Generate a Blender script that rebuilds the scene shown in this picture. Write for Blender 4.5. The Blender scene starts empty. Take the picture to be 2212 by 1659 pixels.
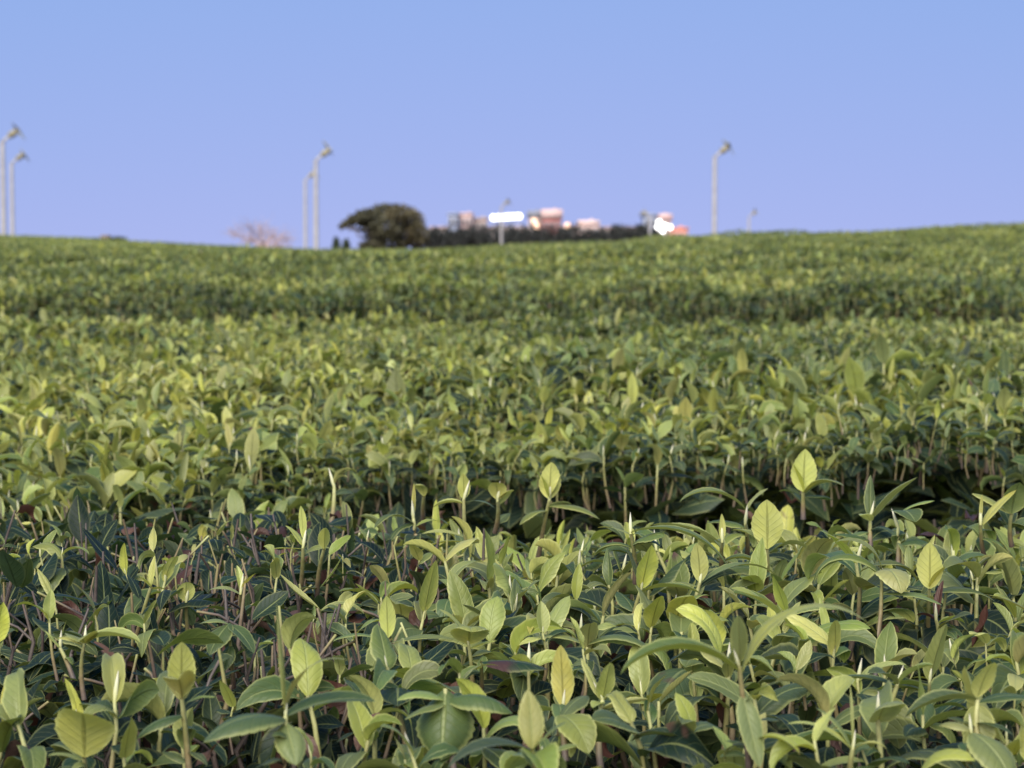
import bpy, bmesh, math, random
import numpy as np
from mathutils import Vector, Matrix

C = bpy.context.scene
rng = np.random.default_rng(7)
random.seed(7)
R = math.radians

# ------------------------------------------------------------------ camera
CAM = np.array([0.0, 0.0, 0.85])
LENS = 77.0
FPX = LENS / 36.0 * 2212.0            # focal length in units of a 2212 px wide frame
PITCH = math.atan((829.5 - 540.0) / FPX)
cd = bpy.data.cameras.new('camera')
cd.lens = LENS; cd.sensor_width = 36; cd.clip_start = 0.02; cd.clip_end = 20000
cd.dof.use_dof = True; cd.dof.focus_distance = 0.62; cd.dof.aperture_fstop = 44
cam = bpy.data.objects.new('camera', cd); C.collection.objects.link(cam)
cam.location = CAM; cam.rotation_euler = (math.pi / 2 - PITCH, 0, 0)
C.camera = cam

# ------------------------------------------------------------------ sky, sun, exposure
W = bpy.data.worlds.new('World'); C.world = W; W.use_nodes = True
nt = W.node_tree; N = nt.nodes; L = nt.links
bg = N['Background']; bg.inputs[1].default_value = 0.1
sky = N.new('ShaderNodeTexSky'); sky.sky_type = 'NISHITA'; sky.sun_disc = False
sky.sun_elevation = R(6); sky.sun_rotation = R(180)
sky.air_density = 1; sky.dust_density = .3; sky.ozone_density = 2
tc = N.new('ShaderNodeTexCoord')
ma = N.new('ShaderNodeVectorMath'); ma.operation = 'MULTIPLY_ADD'
ma.inputs[1].default_value = (1, 1, .75); ma.inputs[2].default_value = (0, 0, .20)
mx = N.new('ShaderNodeMix'); mx.data_type = 'RGBA'; mx.blend_type = 'MULTIPLY'
mx.inputs[0].default_value = 1; mx.inputs[7].default_value = (1.16, .825, 1.20, 1)
L.new(tc.outputs['Generated'], ma.inputs[0]); L.new(ma.outputs[0], sky.inputs[0])
sp0 = N.new('ShaderNodeSeparateColor'); cb0 = N.new('ShaderNodeCombineColor'); L.new(sky.outputs[0], sp0.inputs[0])
for i, (ref, ex) in enumerate(((2., 1.), (3.2, .34), (4.0, .30))):          # flatter green and blue: a post-sunset sky
    q = N.new('ShaderNodeMath'); q.operation = 'DIVIDE'; L.new(sp0.outputs[i], q.inputs[0]); q.inputs[1].default_value = ref
    p = N.new('ShaderNodeMath'); p.operation = 'POWER'; L.new(q.outputs[0], p.inputs[0]); p.inputs[1].default_value = ex
    t = N.new('ShaderNodeMath'); t.operation = 'MULTIPLY'; L.new(p.outputs[0], t.inputs[0]); t.inputs[1].default_value = ref
    L.new(t.outputs[0], cb0.inputs[i])
L.new(cb0.outputs[0], mx.inputs[6]); L.new(mx.outputs[2], bg.inputs[0])
sd = bpy.data.lights.new('sun', 'SUN'); sd.energy = 3.9; sd.angle = R(60); sd.color = (1, .94, .78)
sun = bpy.data.objects.new('sun', sd); C.collection.objects.link(sun)
sun.rotation_euler = (R(90 - 40), 0, R(-14))         # broad soft glow from behind the camera, raised above the sky's sun for brightness
C.view_settings.view_transform = 'Standard'; C.view_settings.look = 'None'
C.view_settings.exposure = .85; C.view_settings.gamma = 1

# ------------------------------------------------------------------ helpers
def at(X, Y, d):
    """point at distance d along +y that a frame position (2212 x 1659) sees"""
    c, s = math.cos(PITCH), math.sin(PITCH)
    x = (np.asarray(X, float) - 1106) / FPX; z = (829.5 - np.asarray(Y, float)) / FPX
    wy = c + z * s; wz = -s + z * c
    k = d / wy
    return np.stack([CAM[0] + x * k, CAM[1] + np.full_like(k, 1) * d, CAM[2] + wz * k], -1)

def tag(o, label=None, cat=None, group=None, kind=None):
    for k, v in (('label', label), ('category', cat), ('group', group), ('kind', kind)):
        if v: o[k] = v
    return o

def empty(name, loc, label, cat, group=None):
    o = bpy.data.objects.new(name, None); C.collection.objects.link(o)
    o.empty_display_size = .01; o.location = [float(v) for v in loc]
    return tag(o, label, cat, group)

def mesh_obj(name, V, F, mat, parent=None, uv=None, tint=None, smooth=True, origin=None):
    """V (n,3); F (m,k) with k = 3 or 4 (or a list of such arrays); uv (n,2); tint (n,4)"""
    V = np.asarray(V, np.float32)
    if parent is not None and origin is None: origin = parent.location
    if origin is not None: V = V - np.array(origin, np.float32)
    Fs = [np.asarray(f, np.int32) for f in (F if isinstance(F, list) else [F])]
    me = bpy.data.meshes.new(name)
    loops = np.concatenate([f.ravel() for f in Fs])
    tot = np.concatenate([np.full(len(f), f.shape[1], np.int32) for f in Fs])
    st = np.concatenate([[0], np.cumsum(tot)[:-1]]).astype(np.int32)
    me.vertices.add(len(V)); me.vertices.foreach_set('co', V.ravel())
    me.loops.add(len(loops)); me.loops.foreach_set('vertex_index', loops)
    me.polygons.add(len(tot)); me.polygons.foreach_set('loop_start', st); me.polygons.foreach_set('loop_total', tot)
    if smooth: me.polygons.foreach_set('use_smooth', np.ones(len(tot), bool))
    if uv is not None:
        l = me.uv_layers.new(name='UVMap'); l.data.foreach_set('uv', np.asarray(uv, np.float32)[loops].ravel())
    if tint is not None:
        a = me.attributes.new('tint', 'FLOAT_COLOR', 'POINT'); a.data.foreach_set('color', np.asarray(tint, np.float32).ravel())
    me.update(calc_edges=True)
    me.materials.append(mat)
    o = bpy.data.objects.new(name, me); C.collection.objects.link(o)
    if parent is not None: o.parent = parent
    elif origin is not None: o.location = [float(v) for v in origin]
    return o

def wav(x, y, seed=0, sc=1.0):
    """smooth pseudo noise, about -1..1"""
    r = np.random.default_rng(1000 + seed); s = 0
    for k in range(7):
        a = r.uniform(0, 6.28); f = r.uniform(.6, 1.9) * sc
        s = s + np.sin((np.cos(a) * x + np.sin(a) * y) * f * 6.28 + r.uniform(0, 6.28))
    return s / 3.2

def sstep(a, b, x):
    t = np.clip((x - a) / (b - a), 0, 1); return t * t * (3 - 2 * t)

# ------------------------------------------------------------------ materials
def new_mat(name):
    m = bpy.data.materials.new(name); m.use_nodes = True
    return m, m.node_tree.nodes, m.node_tree.links, m.node_tree.nodes['Principled BSDF']

def node(N, typ, **kw):
    n = N.new(typ)
    for k, v in kw.items(): setattr(n, k, v)
    return n

def mathn(N, L, op, a, b=None, c=None, clamp=False):
    n = N.new('ShaderNodeMath'); n.operation = op; n.use_clamp = clamp
    for i, v in enumerate((a, b, c)):
        if v is None: continue
        if isinstance(v, (int, float)): n.inputs[i].default_value = v
        else: L.new(v, n.inputs[i])
    return n.outputs[0]

def mixc(N, L, f, a, b, blend='MIX'):
    n = N.new('ShaderNodeMix'); n.data_type = 'RGBA'; n.blend_type = blend
    for i, v in ((0, f), (6, a), (7, b)):
        if isinstance(v, (int, float)): n.inputs[i].default_value = v
        elif isinstance(v, tuple): n.inputs[i].default_value = v + (1,) if len(v) == 3 else v
        else: L.new(v, n.inputs[i])
    return n.outputs[2]

def ramp(N, L, f, stops):
    n = N.new('ShaderNodeValToRGB'); e = n.color_ramp.elements
    while len(e) < len(stops): e.new(.5)
    for x, (p, c) in zip(e, stops): x.position = p; x.color = c + (1,)
    L.new(f, n.inputs[0]); return n.outputs[0]

def smooth(N, L, x, lo, hi, to0=0., to1=1.):
    n = N.new('ShaderNodeMapRange'); n.interpolation_type = 'SMOOTHSTEP'
    for i, v in ((1, lo), (2, hi), (3, to0), (4, to1)): n.inputs[i].default_value = v
    L.new(x, n.inputs[0]); return n.outputs[0]

def leaf_material():
    """tint: r age (0 young .. 1 old, also raised to darken shaded leaves), g random, b dryness; uv: along, across (0..1)"""
    m, N, L, P = new_mat('tea_leaf')
    at_ = node(N, 'ShaderNodeAttribute', attribute_name='tint')
    sp = N.new('ShaderNodeSeparateColor'); L.new(at_.outputs['Color'], sp.inputs[0])
    age, rnd, dry = sp.outputs
    uvn = N.new('ShaderNodeUVMap'); sx = N.new('ShaderNodeSeparateXYZ'); L.new(uvn.outputs[0], sx.inputs[0])
    u = sx.outputs[0]; v = sx.outputs[1]
    av = mathn(N, L, 'MULTIPLY', mathn(N, L, 'ABSOLUTE', mathn(N, L, 'SUBTRACT', v, .5)), 2.)
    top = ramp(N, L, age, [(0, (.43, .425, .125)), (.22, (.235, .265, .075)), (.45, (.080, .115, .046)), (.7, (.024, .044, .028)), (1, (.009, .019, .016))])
    und = ramp(N, L, age, [(0, (.50, .475, .15)), (.25, (.42, .42, .115)), (.5, (.20, .235, .075)), (1, (.045, .07, .038))])
    geo = N.new('ShaderNodeNewGeometry')
    col = mixc(N, L, geo.outputs['Backfacing'], top, und)
    # blotches of the blade itself
    tx = N.new('ShaderNodeTexCoord')
    nz = node(N, 'ShaderNodeTexNoise'); nz.inputs['Scale'].default_value = 260; nz.inputs['Detail'].default_value = 4
    L.new(tx.outputs['Object'], nz.inputs['Vector'])
    col = mixc(N, L, smooth(N, L, nz.outputs[0], .35, .7, 0, .35), col, mixc(N, L, 1., col, (1.25, 1.2, .8), 'MULTIPLY'))
    # random hue / value of each leaf
    hs = N.new('ShaderNodeHueSaturation')
    L.new(mathn(N, L, 'MULTIPLY_ADD', rnd, .045, .480), hs.inputs['Hue'])
    fr = mathn(N, L, 'FRACT', mathn(N, L, 'MULTIPLY', rnd, 7.31))
    L.new(mathn(N, L, 'MULTIPLY_ADD', fr, .5, .74), hs.inputs['Value'])
    L.new(mathn(N, L, 'MULTIPLY_ADD', mathn(N, L, 'FRACT', mathn(N, L, 'MULTIPLY', rnd, 3.7)), .24, .86), hs.inputs['Saturation'])
    L.new(col, hs.inputs['Color']); col = hs.outputs[0]
    # veins
    lat = mathn(N, L, 'FRACT', mathn(N, L, 'SUBTRACT', mathn(N, L, 'MULTIPLY', u, 8.), mathn(N, L, 'MULTIPLY', av, 1.9)))
    lv = mathn(N, L, 'ABSOLUTE', mathn(N, L, 'SUBTRACT', lat, .5))
    latm = smooth(N, L, lv, .02, .12, 1, 0)
    mid = smooth(N, L, av, .035, .10, 1, 0)
    veinc = mixc(N, L, geo.outputs['Backfacing'], mixc(N, L, .55, col, (.36, .40, .16)), mixc(N, L, 1., col, (.55, .55, .5), 'MULTIPLY'))
    col = mixc(N, L, mathn(N, L, 'MULTIPLY', latm, .15), col, veinc)
    col = mixc(N, L, mathn(N, L, 'MULTIPLY', mid, .8), col, veinc)
    # pale margin
    col = mixc(N, L, smooth(N, L, av, .80, .97, 0, .75), col, mixc(N, L, mathn(N, L, 'MULTIPLY_ADD', age, -.75, .85, clamp=True), col, (.54, .54, .20)))
    # withered leaves and brown spots
    bro = ramp(N, L, rnd, [(0, (.06, .028, .024)), (.4, (.11, .045, .034)), (.7, (.15, .085, .065)), (1, (.07, .036, .036))])
    nz2 = node(N, 'ShaderNodeTexNoise'); nz2.inputs['Scale'].default_value = 90
    L.new(tx.outputs['Object'], nz2.inputs['Vector'])
    dm = mathn(N, L, 'ADD', smooth(N, L, mathn(N, L, 'ADD', nz2.outputs[0], dry), .82, .92), 0., clamp=True)
    col = mixc(N, L, dm, col, bro)
    L.new(col, P.inputs['Base Color'])
    P.inputs['Roughness'].default_value = .47
    P.inputs['IOR'].default_value = 1.48
    rr = mathn(N, L, 'MULTIPLY_ADD', age, .05, .42); L.new(rr, P.inputs['Roughness']); L.new(mathn(N, L, 'MULTIPLY_ADD', age, -.34, .56), P.inputs['Specular IOR Level'])
    bmp = N.new('ShaderNodeBump'); bmp.inputs['Strength'].default_value = .5; bmp.inputs['Distance'].default_value = .0008
    hgt = mathn(N, L, 'SUBTRACT', mathn(N, L, 'MULTIPLY', nz.outputs[0], .8), mathn(N, L, 'ADD', mathn(N, L, 'MULTIPLY', latm, .3), mid))
    L.new(hgt, bmp.inputs['Height']); L.new(bmp.outputs[0], P.inputs['Normal'])
    tr = N.new('ShaderNodeBsdfTranslucent'); L.new(mixc(N, L, 1., col, (1.15, 1.1, .6), 'MULTIPLY'), tr.inputs['Color'])
    ms = N.new('ShaderNodeMixShader'); ms.inputs[0].default_value = .34
    L.new(P.outputs[0], ms.inputs[1]); L.new(tr.outputs[0], ms.inputs[2])
    L.new(ms.outputs[0], N['Material Output'].inputs[0])
    return m

def stem_material():
    """tint: r along the stem (0 base .. 1 tip), g random, b woodiness"""
    m, N, L, P = new_mat('tea_stem')
    at_ = node(N, 'ShaderNodeAttribute', attribute_name='tint')
    sp = N.new('ShaderNodeSeparateColor'); L.new(at_.outputs['Color'], sp.inputs[0])
    al, rnd, wood = sp.outputs
    f = mathn(N, L, 'SUBTRACT', mathn(N, L, 'ADD', al, mathn(N, L, 'MULTIPLY', rnd, .35)), mathn(N, L, 'MULTIPLY', wood, 1.3), clamp=True)
    col = ramp(N, L, f, [(0, (.085, .066, .062)), (.2, (.125, .088, .072)), (.5, (.22, .175, .085)), (.75, (.27, .27, .10)), (1, (.38, .38, .17))])
    tx = N.new('ShaderNodeTexCoord'); nz = node(N, 'ShaderNodeTexNoise'); nz.inputs['Scale'].default_value = 420
    L.new(tx.outputs['Object'], nz.inputs['Vector'])
    col = mixc(N, L, smooth(N, L, nz.outputs[0], .4, .7, 0, .5), col, mixc(N, L, 1., col, (.6, .52, .5), 'MULTIPLY'))
    L.new(col, P.inputs['Base Color']); P.inputs['Roughness'].default_value = .6
    b = N.new('ShaderNodeBump'); b.inputs['Strength'].default_value = .4; b.inputs['Distance'].default_value = .0005
    L.new(nz.outputs[0], b.inputs['Height']); L.new(b.outputs[0], P.inputs['Normal'])
    return m

def noise_mat(name, c0, c1, scale=4., rough=.8, bump=0., detail=5):
    m, N, L, P = new_mat(name)
    tx = N.new('ShaderNodeTexCoord'); nz = node(N, 'ShaderNodeTexNoise')
    nz.inputs['Scale'].default_value = scale; nz.inputs['Detail'].default_value = detail
    L.new(tx.outputs['Object'], nz.inputs['Vector'])
    L.new(ramp(N, L, nz.outputs[0], [(.3, c0), (.7, c1)]), P.inputs['Base Color'])
    P.inputs['Roughness'].default_value = rough
    if bump:
        b = N.new('ShaderNodeBump'); b.inputs['Strength'].default_value = bump
        L.new(nz.outputs[0], b.inputs['Height']); L.new(b.outputs[0], P.inputs['Normal'])
    return m

def emit_mat(name, c, s):
    m, N, L, P = new_mat(name)
    P.inputs['Base Color'].default_value = c + (1,)
    P.inputs['Emission Color'].default_value = c + (1,); P.inputs['Emission Strength'].default_value = s
    return m

M_LEAF = leaf_material(); M_STEM = stem_material()
m, N_, L_, P_ = new_mat('silver_bud'); P_.inputs['Roughness'].default_value = .7
a_ = node(N_, 'ShaderNodeAttribute', attribute_name='tint'); s_ = N_.new('ShaderNodeSeparateColor'); L_.new(a_.outputs['Color'], s_.inputs[0])
L_.new(ramp(N_, L_, s_.outputs[0], [(0, (.42, .42, .17)), (.5, (.52, .52, .33)), (1, (.60, .55, .48))]), P_.inputs['Base Color'])
M_BUD = m
M_CORE = noise_mat('shade_core', (.012, .016, .008), (.04, .05, .02), 40, .9, .5)  # dark colour stands in for the shade deep inside the hedges
M_SOIL = noise_mat('soil', (.05, .038, .026), (.11, .085, .06), 1.5, .95, .4)

# ------------------------------------------------------------------ tea geometry in bulk
def leaf_batch(P):
    """P: dict of (n,) arrays base(n,3) az el L W curl fold roll wave age rnd dry ; nu, nv -> V,F,uv,tint"""
    n = len(P['az']); nu, nv = P['nu'], P['nv']
    u = np.linspace(0, 1, nu + 1); v = np.linspace(-1, 1, nv + 1)
    th = P['el'][:, None] - P['curl'][:, None] * (u[None] ** 1.25)
    ds = P['L'][:, None] / nu
    thm = .5 * (th[:, 1:] + th[:, :-1])
    r = np.concatenate([np.zeros((n, 1)), np.cumsum(np.cos(thm) * ds, 1)], 1)
    z = np.concatenate([np.zeros((n, 1)), np.cumsum(np.sin(thm) * ds, 1)], 1)
    side = P['sway'][:, None] * P['L'][:, None] * u[None] ** 2
    ca, sa = np.cos(P['az']), np.sin(P['az'])
    a = np.stack([ca, sa, 0 * ca], -1); b0 = np.stack([-sa, ca, 0 * ca], -1)
    zz = np.array([0, 0, 1.])
    nrm = (-np.sin(th))[..., None] * a[:, None, :] + np.cos(th)[..., None] * zz
    rl = P['roll'][:, None] * (.35 + u[None])
    b = np.cos(rl)[..., None] * b0[:, None, :] + np.sin(rl)[..., None] * nrm
    n2 = -np.sin(rl)[..., None] * b0[:, None, :] + np.cos(rl)[..., None] * nrm
    mid = P['base'][:, None, :] + r[..., None] * a[:, None, :] + z[..., None] * zz + side[..., None] * b0[:, None, :]
    tip = P['tip'][:, None]
    w = np.sin(np.pi * np.clip(u, 0, 1)[None] ** tip) ** .72
    w = np.maximum(w, .07 * (1 - u[None])) * P['W'][:, None] * .5
    if nu > 8:                                     # fine teeth along the margin
        w = w * (1 + .03 * np.cos(np.pi * np.arange(nu + 1)) * (u > .25))
    wv = P['wave'][:, None, None] * np.sin(u[None, :, None] * P['wf'][:, None, None] + v[None, None] * 1.2 + P['rnd'][:, None, None] * 20)
    fo = P['fold'][:, None, None]
    off = v[None, None] * w[..., None]                                     # across
    up = np.abs(off) * np.sin(fo) + wv * w[..., None] * np.abs(v)[None, None]
    up = up - (P['cup'][:, None] * w)[..., None] * (v ** 2)[None, None]
    V = mid[:, :, None, :] + (off * np.cos(fo))[..., None] * b[:, :, None, :] + up[..., None] * n2[:, :, None, :]
    np_ = (nu + 1) * (nv + 1)
    V = V.reshape(n * np_, 3)
    i = np.arange(nu)[:, None] * (nv + 1) + np.arange(nv)[None]
    q = np.stack([i, i + (nv + 1), i + nv + 2, i + 1], -1).reshape(-1, 4)
    F = (q[None] + (np.arange(n) * np_)[:, None, None]).reshape(-1, 4)
    uv = np.stack(np.broadcast_arrays(u[:, None], (v[None] + 1) / 2), -1).reshape(-1, 2)
    uv = np.broadcast_to(uv[None], (n, np_, 2)).reshape(-1, 2)
    t = np.stack([P['age'], P['rnd'], P['dry'], np.ones(n)], -1)
    tint = np.broadcast_to(t[:, None], (n, np_, 4)).reshape(-1, 4)
    return V, F, uv, tint

def leaves(n, **kw):
    D = dict(az=0., el=.5, L=.02, W=.009, curl=.8, fold=.3, roll=0., wave=.1, wf=9., age=.3, rnd=None, dry=0., sway=0., tip=.85, cup=None, nu=6, nv=4)
    D.update(kw)
    if D['rnd'] is None: D['rnd'] = rng.random(n)
    if D['cup'] is None: D['cup'] = rng.normal(.28, .30, n)
    for k in list(D):
        if k in ('nu', 'nv', 'base'): continue
        D[k] = np.broadcast_to(np.asarray(D[k], float), (n,)).copy()
    D['base'] = np.broadcast_to(np.asarray(D['base'], float), (n, 3))
    return D

def tube_batch(Pts, Rad, sides=5, rnd=None, wood=0.):
    """Pts (n,k,3), Rad (n,k) -> tubes with a closed tip"""
    n, k, _ = Pts.shape
    T = np.gradient(Pts, axis=1); T /= np.linalg.norm(T, axis=-1, keepdims=True) + 1e-12
    ref = np.where(np.abs(T[..., 2:3]) < .9, np.array([0, 0, 1.]), np.array([0, 1., 0]))
    A = np.cross(T, ref); A /= np.linalg.norm(A, axis=-1, keepdims=True) + 1e-12
    B = np.cross(T, A)
    ang = np.arange(sides) / sides * 2 * np.pi
    V = Pts[:, :, None] + Rad[:, :, None, None] * (np.cos(ang)[None, None, :, None] * A[:, :, None] + np.sin(ang)[None, None, :, None] * B[:, :, None])
    V = V.reshape(n * k * sides, 3)
    i = np.arange(k - 1)[:, None] * sides; j = np.arange(sides)[None]; j2 = (j + 1) % sides
    q = np.stack([i + j, i + sides + j, i + sides + j2, i + j2], -1).reshape(-1, 4)
    F = (q[None] + (np.arange(n) * k * sides)[:, None, None]).reshape(-1, 4)
    if rnd is None: rnd = rng.random(n)
    t = np.zeros((n, k, sides, 4)); t[..., 0] = np.linspace(0, 1, k)[None, :, None]
    t[..., 1] = np.asarray(rnd)[:, None, None]; t[..., 2] = np.broadcast_to(np.asarray(wood, float), (n,))[:, None, None]; t[..., 3] = 1
    return V, F, t.reshape(-1, 4)

class Bag:
    """collects pieces into one mesh"""
    def __init__(s): s.V = []; s.F = []; s.U = []; s.T = []; s.n = 0
    def add(s, V, F, uv=None, tint=None):
        s.V.append(V); s.F.append(F + s.n); s.n += len(V)
        s.U.append(uv if uv is not None else np.zeros((len(V), 2)))
        s.T.append(tint if tint is not None else np.zeros((len(V), 4)))
    def leaf(s, D): s.add(*leaf_batch(D))
    def tube(s, *a, **k):
        V, F, t = tube_batch(*a, **k); s.add(V, F, None, t)
    def build(s, name, mat, parent=None, smooth=True, origin=None):
        Fs = {}
        for f in s.F: Fs.setdefault(f.shape[1], []).append(f)
        return mesh_obj(name, np.concatenate(s.V), [np.concatenate(v) for v in Fs.values()], mat, parent, np.concatenate(s.U), np.concatenate(s.T), smooth, origin)

# ------------------------------------------------------------------ the lie of the land
SKX = [-900, 0, 200, 300, 450, 700, 950, 1050, 1200, 1350, 1450, 1600, 1750, 1900, 2050, 2212, 3000]
SKY_ = [500, 508, 515, 522, 530, 541, 540, 533, 526, 521, 509, 505, 498, 495, 489, 485, 476]
DCX = [-900, 0, 700, 900, 1050, 1250, 1400, 1800, 2212, 3000]
DCV = [190, 190, 190, 130, 70, 45, 28, 18, 14, 13]

def canopy(x, y):
    """height of the clipped tea surface"""
    x = np.asarray(x, float); y = np.asarray(y, float)
    d = np.maximum(y, .3)
    X = np.clip(1106 + FPX * x / d, -900, 3000)
    ys = np.interp(X, SKX, SKY_); dc = np.interp(X, DCX, DCV)
    near = np.interp(d, [0, .9, 1.1, 1.4, 2.75, 2.95, 4.6], [-.10, -.098, -.092, -.098, -.087, -.060, -.033])
    q = np.clip((1 / d - 1 / dc) / (1 / 4.6 - 1 / dc), 0, 1)
    q = q ** .8
    Y = ys + (572 - ys) * q
    far = (540 - Y) / FPX * d
    near = near + .0016 * wav(x, y * .35, 31, .5) * np.maximum(d - 2.2, 0) * (1 - sstep(5, 9, d))
    k = sstep(3.4, 5.0, d)
    z = near * (1 - k) + far * k
    zc = (540 - ys) / FPX * dc
    over = np.maximum(d - dc, 0)
    z = np.where(d > dc, zc - over * .06, z)
    return CAM[2] + np.maximum(z, -1.6)

def ground(x, y):
    d = np.maximum(np.asarray(y, float), .3)
    X = np.clip(1106 + FPX * np.asarray(x, float) / d, -900, 3000); dc = np.interp(X, DCX, DCV)
    g = canopy(x, y) - .72
    flat = CAM[2] - 1.6
    return np.where(d > dc, np.maximum(np.minimum(g, CAM[2] + 3), flat) * np.exp(-(d - dc) / 60) + flat * (1 - np.exp(-(d - dc) / 60)), g)

# ground sheet
gy = np.concatenate([[-4000, -800, -100, -20, -5, -1, 0], np.geomspace(.4, 400, 170), [600, 1000, 3000, 9000]])
gu = np.concatenate([[-30, -8, -3, -1.2, -.6], np.linspace(-.4, .4, 81), [.6, 1.2, 3, 8, 30]])
GX = gu[None] * np.maximum(np.abs(gy), 3)[:, None]; GY = np.broadcast_to(gy[:, None], GX.shape)
GZ = ground(GX, GY)
nr, nc = GX.shape
i = np.arange(nr - 1)[:, None] * nc + np.arange(nc - 1)[None]
GF = np.stack([i, i + 1, i + nc + 1, i + nc], -1).reshape(-1, 4)
tag(mesh_obj('ground', np.stack([GX, GY, GZ], -1).reshape(-1, 3), GF, M_SOIL), kind='structure')

# ------------------------------------------------------------------ tea hedges
ROWS = [(-.75, .87), (1.11, 2.72), (2.94, 4.55)] + [(2.94 + 1.8 * k, 2.94 + 1.8 * k + 1.62) for k in range(1, 6)]
def edge_drop(y, y0, y1):
    e = np.minimum(np.where(y0 > 1.09, np.where(y0 < 1.12, y - y0 + .01, y - y0), y - y0), y1 - y)
    return .045 * np.exp(-np.maximum(e, 0) / .05)

def cut_zone(x, y):
    """how strongly a spot of the front hedge has been cut back (bare twigs, old leaves)"""
    X = 1106 + FPX * x / np.maximum(y, .3)
    k = sstep(.47, .56, y) * (1 - sstep(.93, 1.0, y))
    return np.clip((1 - sstep(600, 1060, X + 170 * wav(x, y, 3, 4.))) * k, 0, 1)

HLAB = ['front tea hedge with fresh pale shoots, cut back and twiggy on its left side',
        'broad tea hedge just past the dark gap, yellow green and in soft focus',
        'third tea hedge back, its dark shaded front side showing under a light top',
        'fourth tea hedge back, a blurred green band over the third one',
        'fifth tea hedge back, a thin blurred band below the far field',
        'sixth tea hedge back, humped towards the high ground on the right',
        'seventh tea hedge back, just under the skyline at the right',
        'last separate tea hedge before rows merge into the far field']
HG = 'clipped tea hedge rows across the field'

def shoot_arrays(n, base, size, npl, agep):
    """leaf, stem and bud parameters for n free-standing shoots; base (n,3) foot, size (n,) stem length"""
    az0 = rng.uniform(0, 2 * np.pi, n); lean = rng.normal(0, .16, n); laz = rng.uniform(0, 2 * np.pi, n)
    top = base + np.stack([np.cos(laz) * lean * size, np.sin(laz) * lean * size, size], -1)
    bow = rng.normal(0, .06, (n, 3)) * size[:, None]; bow[:, 2] = 0
    ts = np.array([0, .4, .75, 1.])
    pts = base[:, None] * (1 - ts)[None, :, None] + top[:, None] * ts[None, :, None] + bow[:, None] * (4 * ts * (1 - ts))[None, :, None]
    recs = []
    for k in range(npl):
        t = 1 - .02 - (k / max(npl, 1)) * rng.uniform(.35, .85, n)
        p = base * (1 - t)[:, None] + top * t[:, None] + bow * (4 * t * (1 - t))[:, None]
        az = az0 + k * 2.4 + rng.normal(0, .3, n)
        if k == 0:
            el = rng.uniform(R(38), R(92), n); Lf = size * rng.uniform(.42, .76, n); cu = rng.uniform(-.15, 1.8, n); wr = rng.uniform(.30, .56, n); fo = rng.uniform(.15, 1.0, n)
        elif k == 1:
            el = rng.uniform(R(25), R(75), n); Lf = size * rng.uniform(.45, .8, n); cu = rng.uniform(.4, 2.3, n); wr = rng.uniform(.30, .52, n); fo = rng.uniform(.2, .9, n)
        else:
            el = rng.uniform(R(0), R(55), n); Lf = size * rng.uniform(.5, .95, n); cu = rng.uniform(.6, 2.6, n); wr = rng.uniform(.34, .54, n); fo = rng.uniform(.1, .8, n)
        age = np.clip(agep + k * .165 + rng.normal(0, .09, n), 0, 1)  # lower leaves older, and darkened further to deepen the shade between shoots
        recs.append(dict(base=p, az=az, el=el, L=Lf, W=Lf * wr, curl=cu, fold=fo, roll=rng.normal(0, .45, n), wave=rng.uniform(.02, .22, n),
                         wf=rng.uniform(5, 12, n), age=age, sway=rng.normal(0, .12, n), tip=rng.uniform(.72, 1.0, n),
                         dry=np.where(rng.random(n) < .14, rng.uniform(.12, .24, n), 0.)))
    blen = size * rng.uniform(.10, .30, n)
    bd = np.stack([rng.normal(0, .18, n), rng.normal(0, .18, n), np.ones(n)], -1)
    bp = top[:, None] + bd[:, None] * (blen[:, None, None] * np.array([-.05, .3, .65, 1.])[None, :, None])
    br = np.where(rng.random(n) < .35, blen * .09, 1e-6)[:, None] * np.array([.75, 1.0, .7, .06])[None]
    sr = (size * .026)[:, None] * np.array([1.15, 1.0, .85, .7])[None]
    return recs, (pts, sr), (bp, br)

def in_frame_X(x, y): return 1106 + FPX * x / np.maximum(y, .05)

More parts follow.
